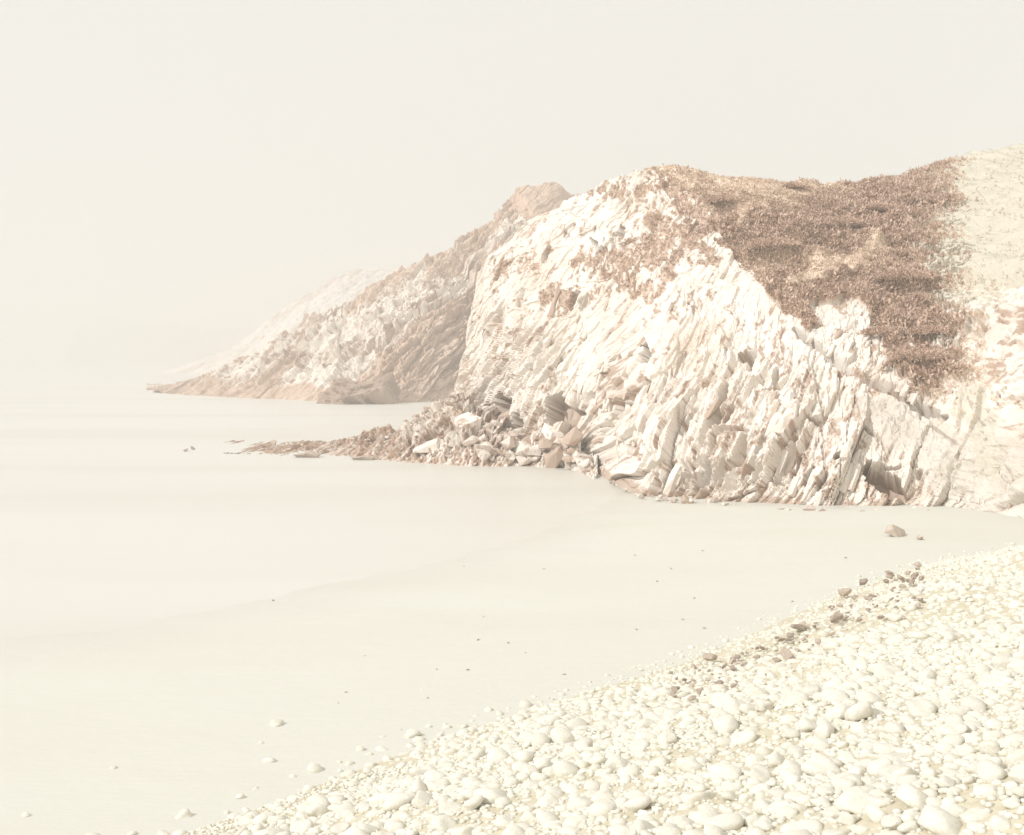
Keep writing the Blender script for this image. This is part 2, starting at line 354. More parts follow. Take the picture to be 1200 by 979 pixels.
f1, f2, h, lx, ly = worley(S / 5.0 + hsh(np.floor(T / 0.95), T * 0) * 3, T / 0.95, 1300, 0.9); h2 = hsh(np.floor(h * 1e5), np.floor(h * 7e4))
ribs = 0.55 * (h - 0.5) + 0.45 * ly * (0.4 + h2) - 0.45 * np.clip(1 - (f2 - f1) / 0.09, 0, 1) * (h2 > 0.35)
D = (strata(S, T, 1.0, 100) * np.clip(amp, 0, 0.95) * (1 - 0.75 * crag) * (1 - 0.35 * band) + 0.55 * crag * blocks + 0.8 * band * ribs) * rockiness
# hollows and slots where the photograph shows them: (x, y, half width, half height, depth)
jx = px + (wpx - px) * 0.35 + (hsh(np.floor(S * 1.6), np.floor(T * 4)) - 0.5) * 7; jy = py + (wpy - py) * 0.35 + (hsh(np.floor(S * 1.6), np.floor(T * 4), 0, 3) - 0.5) * 7
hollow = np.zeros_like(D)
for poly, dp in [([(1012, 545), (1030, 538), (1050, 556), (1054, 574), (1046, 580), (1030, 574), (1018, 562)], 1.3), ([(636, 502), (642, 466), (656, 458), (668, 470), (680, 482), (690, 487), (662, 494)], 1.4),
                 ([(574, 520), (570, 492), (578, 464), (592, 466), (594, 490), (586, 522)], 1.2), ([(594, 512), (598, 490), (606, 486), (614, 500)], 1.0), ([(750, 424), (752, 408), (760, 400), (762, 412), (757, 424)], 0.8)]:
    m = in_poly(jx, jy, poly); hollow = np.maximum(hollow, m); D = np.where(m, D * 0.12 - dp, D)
for x, y, rx, ry, dp in [(755, 414, 6, 13, 0.9), (724, 477, 6, 13, 0.8),
                         (803, 492, 4, 11, 0.7), (740, 520, 5, 13, 0.7), (752, 457, 4, 8, 0.6), (657, 424, 3, 10, 0.6), (686, 470, 5, 11, 0.5), (713, 436, 4, 10, 0.5),
                         (880, 410, 6, 11, 0.9), (959, 491, 10, 4, 0.7), (986, 534, 5, 6, 0.7), (1075, 555, 6, 4, 0.5), (1040, 540, 14, 3, 0.6), (722, 283, 5, 14, 0.7), (668, 352, 4, 12, 0.6), (640, 300, 5, 10, 0.5)]:
    q = ((px - x + (wpx - px) * 0.6 - 0.45 * (y - py)) / rx) ** 2 + ((py + (wpy - py) * 0.6 - y) / ry) ** 2 + (hsh(np.floor(S * 2.2), np.floor(T * 4)) - 0.5) * 0.7
    dent = np.clip(1.5 * (1.15 - q), 0, 1); D = D * (1 - 0.8 * dent) - dp * dent
for x0, y0, x1, y1, w, dp in [(853, 555, 872, 512, 5, .9), (886, 532, 902, 508, 4, .7), (908, 564, 933, 515, 6, 1.0), (884, 566, 896, 540, 5, .8), (867, 562, 884, 538, 4, .7),
                              (928, 553, 935, 534, 3, .6), (943, 568, 954, 549, 3, .6), (841, 480, 851, 450, 3, .7), (832, 500, 842, 473, 3.5, .7), (859, 470, 880, 446, 2.5, .5),
                              (906, 452, 910, 432, 2.5, .5), (959, 574, 969, 558, 3, .6), (762, 578, 769, 556, 3, .6), (774, 572, 782, 550, 3, .6), (792, 575, 806, 545, 4, .7),
                              (812, 574, 828, 540, 4, .8), (828, 572, 846, 535, 4, .8), (842, 568, 856, 538, 3, .7), (846, 492, 860, 470, 2.5, .6), (680, 362, 688, 345, 3, .6),
                              (693, 280, 708, 295, 2.5, .5), (600, 380, 612, 340, 3, .6), (576, 430, 590, 385, 3, .6), (618, 440, 634, 395, 2.5, .5), (700, 520, 716, 480, 3, .6),
                              (930, 386, 962, 410, 4, 1.0), (956, 404, 1014, 442, 4.5, 1.1), (1006, 438, 1064, 470, 5, 1.2), (1056, 466, 1112, 492, 4.5, 1.0), (765, 470, 780, 435, 2.5, .5), (790, 440, 802, 412, 2, .5)]:
    dd, tt = seg_dist(px + (wpx - px) * 0.12, py + (wpy - py) * 0.12, x0, y0, x1, y1)
    D -= dp * np.clip(1.6 * (1 - dd / (w * (0.35 + 1.3 * np.sin(np.pi * np.clip(tt, 0.1, 0.9))))), 0, 1) * (0.5 + 0.5 * rockiness)
D += heath * np.clip((py - 200) / 60, 0.15, 1) * ((fbm(A_ * 0.55, B_ * 0.75, 77, 3) - 0.45) * 1.3 + (fbm(A_ * 2.2, B_ * 2.2, 78, 3) - 0.5) * 0.40)
D += soil_s * ((fbm(A_ * 1.1, B_ * 1.1, 79, 5) - 0.5) * 0.9 + 0.10 * (hsh(np.floor(S * 2.5), np.floor(T * 4)) - 0.5)) + pale_s * (fbm(A_ * 0.5, B_ * 0.5, 80, 4) - 0.5) * 0.6
D *= np.clip((P[..., 2] + 0.6) / 1.2, 0.25, 1)
V = P + N * D[..., None]
seam_shade = seams(S, T, 1.0, 600, 0.05 + 0.07 * np.clip((py - 430) / 80, 0, 1) + 0.04 * (fbm(A_ * 0.2, B_ * 0.2, 95, 3) > 0.55)) * 0.85
seam_shade = np.maximum(seam_shade, hollow * (0.4 + 0.55 * n_patch))  # hollow interiors tinted brown as well: their shade put into the colour
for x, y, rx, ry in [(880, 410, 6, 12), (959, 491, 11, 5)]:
    seam_shade = np.maximum(seam_shade, np.clip(2.5 * (1 - ((wpx - x - 0.45 * (y - py)) / rx) ** 2 - ((wpy - y) / ry) ** 2), 0, 1) * (0.45 + 0.5 * n_patch))  # two dents browned likewise, shade painted into the recess
tide = np.clip((0.42 + 0.5 * (fbm(A_ * 1.6, B_ * 1.6, 97, 4) - 0.5) - P[..., 2]) / 0.15, 0, 1) * (px < 1080)
seam_shade = np.maximum(seam_shade, 0.75 * tide)
near = link('headland', mesh_np('headland', V.reshape(-1, 3), grid_faces(*S.shape), False, {'veg': veg, 'pale': pale, 'soil': soil_s * 0.85, 'seam_shade': seam_shade * (1 - 0.7 * soil), 'grassy': grassy}), M_rock, kind='structure')
gorse = np.clip((fbm(A_ * 0.42, B_ * 0.6, 55, 3) + 0.10 * np.clip((px - 960) / 100, -1, 1) + 0.12 * np.clip((py - 300) / 80, -1, 1) - 0.50) / 0.06, 0, 1) * (1 - grassy)
NEAR = dict(gorse=gorse, grassy=grassy, V=V, N=N, veg=veg, heath=heath, patch=patch, pale=pale, back=back, px=px, py=py, soil=soil)

# ---- the rocky spur at its foot, running out to the left
spur_cols = [((262, 531.0), (262, 532.5, 69.5), 1), ((295, 531.5), (297, 527.5, 70), 1), ((340, 533), (344, 523, 71), 1), ((400, 534.5), (404, 516, 70), 1), ((450, 540), (452, 506, 68), 1),
             ((495, 543), (492, 490, 67), 1), ((545, 546), (535, 468, 66), 1), ((590, 547), (565, 478, 65), 1), ((625, 547), (600, 506, 63), 1), ((660, 549), (645, 516, 60), 1), ((700, 562), (700, 535, 57), 1)]
P, N, S, T, A_, B_ = cliff(spur_cols, 420, 120, 60, 9, 55, 0.7, 31, 0.3)
D = strata(S, T, 0.75, 300, 0.5) * np.clip(P[..., 2] / 1.2 + 0.25, 0.15, 1)
V = P + N * D[..., None]; zr = np.zeros(S.shape); px_s = pix(P)[0]
link('rock_spur', mesh_np('rock_spur', V.reshape(-1, 3), grid_faces(*S.shape), False, {'veg': zr, 'pale': zr, 'soil': zr, 'seam_shade': np.clip(seams(S, T, 0.8, 640, 0.30) + np.clip((px_s < 470) * 0.45, 0, 1), 0, 1)}), M_rock, kind='structure')
SPUR = dict(V=V, N=N)

# ---- the far headland
far_cols = [((172, 459), (172, 459.5, 214), 1), ((186, 460.5), (188, 455, 208), 1), ((205, 462), (212, 451, 203), 1), ((235, 464), (243, 439, 200), 1), ((280, 466.5), (300, 413, 196), 1), ((310, 467.5), (335, 388, 192), 1),
            ((350, 469), (393, 362, 190), 1), ((385, 471), (434, 342, 189), 1), ((430, 472), (480, 314, 189), 1), ((470, 472), (514, 297, 190), 1), ((505, 471), (548, 277, 192), 1), ((530, 470), (575, 262, 194), 1), ((550, 470), (588, 234, 196), 1.1), ((575, 470), (606, 222, 198), 1.2),
            ((620, 470), (645, 219, 200), 1.2), ((680, 470), (680, 231, 204), 1.2), ((760, 470), (760, 240, 210), 1.2)]
P, N, S, T, A_, B_ = cliff(far_cols, 520, 200, 30, 70, 48, 3.0, 41)
P[..., 2] += np.clip(P[..., 2] / 8, 0, 1) * ((hsh(np.floor(P[..., 0] / 5.0 + P[..., 2] * 0.12), np.floor(P[..., 0] * 0)) - 0.5) * 1.3 + (fbm(P[..., 0] * 0.3, P[..., 1] * 0.3, 199, 4) - 0.5) * 1.6)
px, py = pix(P)
wpx = px + (fbm(A_ * 0.25, B_ * 0.25, 171, 4) - 0.5) * 40; wpy = py + (fbm(A_ * 0.25, B_ * 0.25, 172, 4) - 0.5) * 40
streak = fbm(S * 0.035, T * 0.22, 181, 4)
veg = in_poly(wpx, wpy, [(586, 205), (700, 205), (700, 262), (610, 262), (596, 245)]).astype(float)
foot = np.clip((py - 436) / 22 + (px < 260) * 0.3, 0, 1)
veg = np.maximum(veg, np.clip((streak + 0.22 * foot + 0.06 * (px > 500) * (py > 300) - 0.555) / 0.06, 0, 1) * 0.85)
veg = np.maximum(veg, 0.9 * np.clip((1.9 + 2.4 * (fbm(A_ * 0.3, B_ * 0.3, 197, 4) - 0.5) - P[..., 2]) / 0.5, 0, 1))
veg[:, -30:] = 1
zr = np.zeros_like(veg)
D = 0.7 * strata(S, T, 2.4, 500) * np.clip((P[..., 2] + 1.0) / 5, 0.4, 1) * (1 - 0.8 * in_poly(px, py, [(586, 205), (700, 205), (700, 262), (610, 262)]))
V = P + N * D[..., None]
link('far_headland', mesh_np('far_headland', V.reshape(-1, 3), grid_faces(*S.shape), False, {'veg': veg, 'pale': zr, 'soil': zr, 'seam_shade': seams(S, T, 3.0, 660, 0.17)}), M_far, kind='structure')

# ---- a farther headland fading in the haze, and the last one beyond it
f2 = [((188, 437.0), (190, 436, 612), 1), ((200, 437.5), (208, 431, 610), 1), ((225, 438), (240, 420, 605), 1), ((250, 438.2), (275, 404, 605), 1), ((280, 438.5), (305, 383, 600), 1), ((320, 439), (350, 350, 600), 1), ((370, 439), (404, 319, 600), 1),
      ((430, 439), (470, 316, 610), 1), ((520, 439), (540, 312, 620), 1), ((640, 439), (640, 310, 630), 1)]
P, N, S, T, A_, B_ = cliff(f2, 240, 110, 20, 180, 48, 7.0, 61)
streak = fbm(S * 0.016, T * 0.1, 281, 4); veg = np.clip((streak - 0.54) / 0.06, 0, 1) * 0.8; veg[:, -20:] = 1; zr = np.zeros_like(veg)
V = P + N * (0.4 * strata(S, T, 5.0, 700) * np.clip((P[..., 2] + 2) / 12, 0.1, 1))[..., None]
link('farther_headland', mesh_np('farther_headland', V.reshape(-1, 3), grid_faces(*S.shape), False, {'veg': veg, 'pale': zr, 'soil': zr}), M_farther, kind='structure')
f3 = [((60, 430.2), (70, 428, 1400), 1), ((80, 430.2), (90, 385, 1400), 1), ((100, 430.2), (108, 372, 1400), 1), ((140, 430.2), (145, 378, 1400), 1), ((180, 430.2), (185, 388, 1400), 1), ((240, 430.2), (240, 386, 1400), 1), ((330, 430.2), (330, 380, 1400), 1)]
P, N, S, T, A_, B_ = cliff(f3, 120, 40, 12, 260, 48, 14.0, 81)
V = P + N * (strata(S, T, 12.0, 900) * np.clip((P[..., 2] + 2) / 20, 0.1, 1))[..., None]; zr = np.zeros(S.shape)
link('distant_headland', mesh_np('distant_headland', V.reshape(-1, 3), grid_faces(*S.shape), False, {'veg': zr + 0.5, 'pale': zr, 'soil': zr}), M_farther, kind='structure')

# ------------------------------------------------------------------ rock pieces: slabs on the cliff, boulders of the spur
def hull_mesh(name, dims, n, seed, sharp=0.6):
    r = random.Random(seed); bm = bmesh.new()
    for _ in range(n):
        v = Vector((r.uniform(-1, 1), r.uniform(-1, 1), r.uniform(-1, 1)))
        m = max(abs(v.x), abs(v.y), abs(v.z)); v = v.lerp(v / m, sharp)
        if sharp < 0.5: v = v.normalized() * (0.85 + 0.15 * r.random())
        bm.verts.new((v.x * dims[0], v.y * dims[1], v.z * dims[2]))
    res = bmesh.ops.convex_hull(bm, input=bm.verts)
    bmesh.ops.delete(bm, geom=[g for g in res['geom_interior'] if isinstance(g, bmesh.types.BMVert)], context='VERTS')
    me = bpy.data.meshes.new(name); bm.to_mesh(me); bm.free(); return me
slab_meshes = [hull_mesh('rock_slab', (0.32, 0.30, 1.0), 22, 40 + i, 0.85) for i in range(8)]
for m in slab_meshes: m.materials.append(M_slab)
boulder_meshes = [hull_mesh('boulder', (1, 0.55 + 0.03 * i, 0.5 + 0.04 * (i % 5)), 15 + i, 80 + i, 0.55 + 0.02 * i) for i in range(10)]
for m in boulder_meshes: m.materials.append(M_boulder)
dark_meshes = [hull_mesh('beach_stone', (1, 0.8, 0.6), 18, 120 + i, 0.5) for i in range(6)]
for m in dark_meshes: m.materials.append(M_dark)

def slab_spots(n, poly, seed, on_soil=False):
    r = np.random.default_rng(seed); Vv, px_, py_ = NEAR['V'], *pix(NEAR['V'])
    ok = in_poly(px_, py_, poly) & (NEAR['back'] < 0.5) & (NEAR['heath'] < 0.5) & front & ((NEAR['soil'] < 0.5) | on_soil) & (NEAR['V'][..., 2] > 0.2)
    idx = np.argwhere(ok); return [tuple(i) for i in idx[r.choice(len(idx), n, replace=False)]]
r = random.Random(3)
for poly, n, l0, l1 in [([(700, 470), (760, 440), (960, 470), (1010, 520), (1000, 600), (740, 590), (700, 560)], 80, 0.2, 0.75),
                        ([(560, 330), (640, 260), (800, 230), (840, 300), (900, 380), (980, 470), (700, 470), (560, 450)], 110, 0.15, 0.5),
                        ([(930, 380), (1000, 365), (1060, 440), (1010, 440)], 16, 0.25, 0.5), ([(1040, 445), (1120, 450), (1130, 490), (1060, 470)], 12, 0.3, 0.55), ([(1000, 460), (1120, 490), (1195, 560), (1195, 620), (1110, 600), (1060, 540)], 40, 0.07, 0.22)]:
    for (i, j) in slab_spots(n, poly, int(l1 * 100), l1 == 0.22):
        p = NEAR['V'][i, j]; nn = Vector(NEAR['N'][i, j]).normalized()
        up = Vector((0.42, 0.30, 0.85)); up = (up - nn * up.dot(nn) * 0.75).normalized()    # lies along the strata
        side = nn.cross(up).normalized(); out = up.cross(side)
        M = Matrix((side, out, up)).transposed().to_euler()
        L = r.uniform(l0, l1); w = L * r.uniform(0.55, 1.2)
        o = link('rock_slab', r.choice(slab_meshes), None, near, Vector(p) - nn * w * 0.10, None, (w, w * r.uniform(.6, 1.1), L))
        o.rotation_euler = M; o.rotation_euler.rotate_axis('Z', r.uniform(-0.6, 0.6)); o.rotation_euler.rotate_axis('X', r.uniform(-0.2, 0.2))

def boulder(name, p, size, label, group=None, mesh=None, cat='boulder', sink=0.25, flat=0.8, rot=None):
    s = size / 2
    o = link(name, mesh or r.choice(boulder_meshes), None, None, (p[0], p[1], p[2] + s * flat * (1 - 2 * sink)), rot or (r.uniform(-.6, .6), r.uniform(-.6, .6), r.uniform(0, 6.28)),
             (s, s, s * flat), label=label, category=cat)
    if group: o['group'] = group
    return o
def spur_at(u, v):
    i = min(int(u * (SPUR['V'].shape[0] - 1)), SPUR['V'].shape[0] - 1); return SPUR['V'][i, int(v * (SPUR['V'].shape[1] - 1))]
def spur_label(u, v, big):
    zone = ['at the thin tip of the spur', 'on the low outer spur', 'in the main heap of the spur', 'at the cliff end of the spur'][min(3, int(4 * (u - 0.1) / 0.9))]
    row = ['at the water edge', 'halfway up', 'near the crest'][min(2, int(v / 0.26))]
    return 'angular boulder ' + row + ' ' + zone
for k in range(230):
    u = r.uniform(0.16, 0.97); v = r.uniform(0.03, 0.75); p = spur_at(u, v)
    big = 0.35 + 1.5 * max(0, u - 0.35)
    boulder('boulder', (p[0], p[1], max(p[2], -0.05)), big * r.uniform(0.25, 0.8) * r.choice([0.6, 0.8, 1, 1.3, 1.9 if u > 0.6 else 1]), spur_label(u, v, big), 'boulders heaped on the rocky spur')
for x, y, w, lab in [(566, 533, 30, 'broad pale slanting slab at the water edge in the middle of the spur'), (610, 528, 36, 'large shadowed block leaning at the foot of the spur'), (520, 508, 40, 'upright pale block on the spur crest beside the far headland'),
                     (644, 512, 34, 'long pale slab sloping below the dark triangular hollow'), (500, 530, 34, 'squat boulder at the left end of the block heap'), (548, 500, 36, 'tall pale block left of the dark cleft')]:
    q = SPUR['V'].reshape(-1, 3); qx, qy = pix(q); i = np.argmin((qx - x) ** 2 + (qy - y) ** 2); p = q[i]; s = w / F * p[1]
    boulder('boulder', p, s, lab, mesh=boulder_meshes[int(x) % 10], sink=0.35)
# loose blocks along the foot of the near cliff
for k in range(60):
    x = r.uniform(715, 1120); yb = np.interp(x, [712, 745, 800, 880, 960, 1050, 1140], [562, 580, 587, 594, 600, 602, 602])
    p = on_level(x, yb + r.uniform(-1, 4), 0.08); boulder('foot_boulder', p, r.uniform(0.12, 0.45), 'small pale block at the cliff foot ' + ('nearest the spur' if x < 800 else 'below the dark slots' if x < 930 else 'left of the dark hollow' if x < 1030 else 'right of the dark hollow'), 'blocks along the cliff foot')
p = on_level(1052, 629, 0.28); boulder('wedge_boulder', p, 0.72, 'lone wedge-shaped brown boulder on open sand below the cliff', mesh=hull_mesh('wedge_boulder', (1, 0.6, 0.7), 16, 5, 0.75), flat=0.62, rot=(0.2, 0.35, 0.6))
bpy.data.objects['wedge_boulder'].data.materials.append(plain('wedge_stone', (0.50, 0.41, 0.34), (0.62, 0.53, 0.45), 4))
p = on_level(1078, 633, 0.28); boulder('beach_stone', p, 0.25, 'small pale stone on the sand just right of the wedge boulder', mesh=boulder_meshes[2], cat='stone')
# rocks in the water
for x, y, w, nm, lab in [(218, 529, 0.42, 'sea_rock', 'flat dark rock awash in the sea left of the spur tip'), (226, 527, 0.32, 'sea_rock', 'small knobbly dark rock just behind the flat one awash')]:
    boulder(nm, on_level(x, y), w, lab, mesh=r.choice(dark_meshes), cat='rock', flat=0.7, sink=0.2)
q = SPUR['V'].reshape(-1, 3); qx, qy = pix(q); i = np.argmax(q[:, 2] - 9 * (np.abs(qx - 322) > 4))
boulder('knob_rock', q[i], 0.34, 'small dark knob-like rock standing alone above the spur tip', mesh=dark_meshes[1], cat='rock', flat=1.6, sink=0.05)
for x, y, w, lab in [(360, 536, 1.6, 'low brown weedy ledge in the water beside the spur tip'), (425, 539, 1.3, 'low brown ledge at the water edge midway along the spur')]:
    boulder('ledge_rock', on_level(x, y), w, lab, mesh=r.choice(dark_meshes), cat='rock', flat=0.3, sink=0.3, rot=(0, 0, 0.2))
# dark rounded mound at the foot of the far headland
bm = bmesh.new(); bmesh.ops.create_icosphere(bm, subdivisions=5, radius=1)
co = np.array([v.co[:] for v in bm.verts]); dn = fbm(co[:, 0] * 3 + co[:, 2] * 2 + 7, co[:, 1] * 3 + 9 + co[:, 2], 5, 4) - 0.5
for v, e in zip(bm.verts, dn): v.co *= 1 + 0.9 * e
for v in bm.verts: v.co.x += 0.25 * v.co.z * v.co.z; v.co.z *= 1 - 0.22 * math.sin(v.co.x * 4 + 1)
me = bpy.data.meshes.new('dark_mound'); bm.to_mesh(me); bm.free()
pm = on_level(420, 473); link('dark_mound', me, M_brown, None, (pm[0], pm[1] + 1.2, 0), None, (4.6, 5, 3.0), label='dark brown rounded mound at the foot of the far headland', category='rock')

# ------------------------------------------------------------------ vegetation
def tufts(points, normals, rad, blades, seed, tall=1.0):
    g = np.random.default_rng(seed); n = len(points); k = blades
    dirs = g.normal(size=(n, k, 3)); dirs += normals[:, None, :] * 1.1 + np.array([0, 0, 0.5]); dirs /= np.linalg.norm(dirs, axis=2, keepdims=True)
    R = rad[:, None, None] * (0.6 + 0.6 * g.random((n, k, 1)))
    root = points[:, None, :] + g.normal(size=(n, k, 3)) * rad[:, None, None] * 0.28
    tip = root + dirs * R * np.array([1, 1, tall]); sd = np.cross(dirs, g.normal(size=(n, k, 3))); sd /= np.linalg.norm(sd, axis=2, keepdims=True) + 1e-9
    w = R * 0.20; mid = root * 0.45 + tip * 0.55
    V = np.stack([root, mid + sd * w, tip, mid - sd * w], 2).reshape(-1, 3)
    return V, np.arange(len(V)).reshape(-1, 4)
def pick(mask, n, seed):
    g = np.random.default_rng(seed); du = np.gradient(NEAR['V'], axis=0); dv = np.gradient(NEAR['V'], axis=1)
    w = (np.linalg.norm(np.cross(du, dv), axis=2) * mask * front).ravel(); w = w / w.sum()
    i = g.choice(len(w), n, p=w); return NEAR['V'].reshape(-1, 3)[i], NEAR['N'].reshape(-1, 3)[i]
vp, vn = pick(NEAR['heath'] * (NEAR['back'] < 0.5) * (1 - 0.97 * NEAR['grassy']) * (1 - 0.9 * NEAR['gorse']), 22000, 1); bp_, bn = pick(NEAR['back'] * (NEAR['px'] < 1075) * (NEAR['px'] > 735), 5000, 2)
pts = np.r_[vp, bp_]; nrm = np.r_[vn, bn]; g = np.random.default_rng(4)
rad = 0.06 + 0.11 * g.random(len(pts)) ** 2
link('heath_scrub', mesh_np('heath_scrub', *tufts(pts, nrm, rad, 6, 5)), M_heath, kind='stuff', label='brown heath scrub covering the upper slope of the near headland', category='scrub')
vp, vn = pick(NEAR['heath'] * (NEAR['back'] < 0.5) * (NEAR['grassy'] + 0.04), 10000, 16)
link('hill_grass', mesh_np('hill_grass', *tufts(vp, vn, 0.04 + 0.07 * g.random(len(vp)), 6, 17)), M_grass, kind='stuff', label='light brown grass along the top of the near headland', category='grass')
vp, vn = pick(NEAR['heath'] * NEAR['gorse'] * (NEAR['back'] < 0.5), 11000, 26)
link('gorse_scrub', mesh_np('gorse_scrub', *tufts(vp + vn * 0.05, vn, 0.09 + 0.15 * g.random(len(vp)) ** 2, 9, 27)), M_bush, kind='stuff', label='darker clumped scrub on the lower right of the headland slope', category='scrub')
vp, vn = pick(NEAR['patch'] * (1 - NEAR['heath']) * (NEAR['back'] < 0.5), 3500, 6)
link('ledge_grass', mesh_np('ledge_grass', *tufts(vp, vn, 0.05 + 0.08 * g.random(len(vp)), 8, 7)), M_heath, kind='stuff', label='brown grass patches growing on ledges of the pale cliff', category='grass')
vp, vn = pick(NEAR['pale'] * (NEAR['px'] < 1330), 12000, 8)
link('dry_grass', mesh_np('dry_grass', *tufts(vp, vn, 0.05 + 0.10 * g.random(len(vp)) ** 2, 6, 9)), M_drygrass, kind='stuff', label='pale dry grass on the hillside at the right edge', category='grass')

def bush(x, y, size, label, seed):
    hv = NEAR['V'].reshape(-1, 3); hx, hy = pix(hv); ok = (NEAR['back'].ravel() < 0.5)
    i = np.argmin((hx - x) ** 2 + (hy - y) ** 2 + (~ok) * 1e6); p = hv[i]; g = np.random.default_rng(seed)
    root = bpy.data.objects.new('bush', None); COL.link(root); root.location = p; root['label'] = label; root['category'] = 'bush'; root['group'] = 'dark bushes on the headland slope'
    n = int(700 * size); c = g.normal(size=(n, 3)); c /= np.linalg.norm(c, axis=1, keepdims=True); c[:, 2] = np.abs(c[:, 2]) * 0.8
    lump = 0.75 + 0.5 * fbm(c[:, 0] * 2 + 9, c[:, 1] * 2 + 9 + c[:, 2], seed, 2)
    pp = c * np.array([1.5, 1.2, 0.55]) * size * lump[:, None] * (0.35 + 0.65 * g.random((n, 1)) ** 0.5) + np.array([0, 0, 0.1])
    link('foliage', mesh_np('foliage', *tufts(pp, c, np.full(n, 0.10), 9, seed)), M_bush, root)
    bm = bmesh.new()
    for k in range(5):
        a = k * 1.256 + seed; t = Vector((math.cos(a) * size * .5, math.sin(a) * size * .5, size * .55)); bvec = Vector((math.cos(a) * .05, math.sin(a) * .05, -0.25))
        sd = t.cross(Vector((0, 0, 1))).normalized() * 0.035; ud = Vector((0, 0, 0.02))
        q0 = [bm.verts.new(bvec + e) for e in (sd, ud - sd * .5, -sd - ud)]; q1 = [bm.verts.new(t + e * 0.3) for e in (sd, ud - sd * .5, -sd - ud)]
        for m in range(3): bm.faces.new((q0[m], q0[(m + 1) % 3], q1[(m + 1) % 3], q1[m]))
    me = bpy.data.meshes.new('stem'); bm.to_mesh(me); bm.free(); link('stem', me, M_stem, root)
for i, a in enumerate([(905, 292, 0.75, 'dark bush at the left edge of the heath above the pale rock'), (985, 268, 0.9, 'broad dark bush in the middle of the heath slope'), (1028, 250, 0.7, 'dark bush high on the slope below the skyline dip'),
                       (990, 345, 0.9, 'large dark bush at the lower edge of the heath above pale rocks'), (1078, 425, 0.85, 'dark bush overhanging the pale ledge above the earthy slope'), (1092, 395, 0.7, 'dark bush just above the overhanging one near the pale hillside'),
                       (1035, 395, 0.6, 'ragged dark bush beside the broken pale rocks'), (930, 222, 0.35, 'small low bush on the skyline dip'), (848, 240, 0.6, 'reddish dark bush at the upper left corner of the heath'), (1060, 330, 0.85, 'dark bush on the right side of the heath slope')]):
    bush(*a, 900 + i)

# ------------------------------------------------------------------ shingle: cobbles
def cobble_mesh(name, seed, sub):
    g = np.random.default_rng(seed); bm = bmesh.new(); bmesh.ops.create_icosphere(bm, subdivisions=sub, radius=1)
    ax = Vector((1, g.uniform(.62, .9), g.uniform(.45, .7))); k = g.normal(size=(5, 3)); amp = g.uniform(.04, .10, 5)
    cuts = [(Vector(g.normal(size=3)).normalized(), g.uniform(.62, .88)) for _ in range(7)]
    for v in bm.verts:
        d = v.co.copy()
        for cd, cl in cuts:
            e = d.dot(cd)
            if e > cl: d -= cd * (e - cl) * 0.85
        f = 1 + sum(a * math.sin(2.2 * float(np.dot(kk, d)) + j) for j, (kk, a) in enumerate(zip(k, amp)))
        v.co = Vector((math.copysign(abs(d.x) ** .85, d.x) * ax.x, math.copysign(abs(d.y) ** .85, d.y) * ax.y, math.copysign(abs(d.z) ** .85, d.z) * ax.z)) * f
    for f in bm.faces: f.smooth = True
    me = bpy.data.meshes.new(name); bm.to_mesh(me); bm.free(); return me
cm_hi = [cobble_mesh('cobble', 200 + i, 3) for i in range(10)]; cm_lo = [cobble_mesh('cobble_low', 200 + i, 2) for i in range(10)]
for m in cm_hi: m.materials.append(M_cobble)
g = np.random.default_rng(12)
cand = np.c_[g.uniform(-7, 24, 130000), g.uniform(4.5, 36, 130000)]
zb, db = bank_z(cand[:, 0], cand[:, 1]); zb = np.maximum(zb, sand_z(cand[:, 0], cand[:, 1])[0]); cand3 = np.c_[cand, zb]; qx, qy = pix(cand3)
keep = (qx > -30) & ((qx < 1240) & (qy < 1010) | (qx < 1900) & (qy < 1300) & (g.random(len(cand)) < 0.22)) & (db > -2.6) & (g.random(len(cand)) < np.where(db < -0.5, 0.0025 * (qx < 520), np.clip((db + 0.6) / np.clip(1.6 + (500 - qx) / 130, 1.6, 5), 0.03, 1)))
cand3, qx, db = cand3[keep], qx[keep], db[keep]
# spacing: accept when far enough from the ones already placed
cell = {}; chosen = []
for p, dd in zip(cand3, db):
    big = vnoise(np.array([p[0] * .6]), np.array([p[1] * .6]), 5)[0]
    rad = 0.035 + 0.085 * random.random() ** 2.4 + 0.03 * big
    if dd < 1.0: rad *= 0.85
    rad *= 1.0 + 0.15 * min(1.0, max(0.0, (14 - p[1]) / 5))
    if p[1] > 17: rad *= 0.62 + 0.38 * min(1.0, max(0.0, dd - 1.0) / 2.5)
    k = (int(math.floor(p[0] / .4)), int(math.floor(p[1] / .4))); okk = True
    for ax in (-1, 0, 1):
        for ay in (-1, 0, 1):
            for (q, rq) in cell.get((k[0] + ax, k[1] + ay), ()):
                if (q[0] - p[0]) ** 2 + (q[1] - p[1]) ** 2 < ((rad + rq) * 0.66) ** 2: okk = False; break
    if okk: cell.setdefault(k, []).append((p, rad)); chosen.append((p, rad))
for p, dd in zip(cand3[::2], db[::2]):
    if p[1] < 16 and dd > 0.3: chosen.append((p + np.array([random.uniform(-.1, .1), random.uniform(-.1, .1), -0.01]), 0.018 + 0.025 * random.random()))
fine = np.c_[g.uniform(-4, 9, 30000), g.uniform(5.5, 14, 30000)]; fz, fd = bank_z(fine[:, 0], fine[:, 1]); f3 = np.c_[fine, fz]; fx_, fy_ = pix(f3)
fine = f3[(fd > 0.1) & (fx_ > -20) & (fx_ < 1220) & (fy_ < 1000)]
chosen.sort(key=lambda c: -c[1] / c[0][1])
vis = [c for c in chosen if pix(c[0][None])[1][0] < 985 and 0 < pix(c[0][None])[0][0] < 1200][:300]; ids = {id(c) for c in vis}
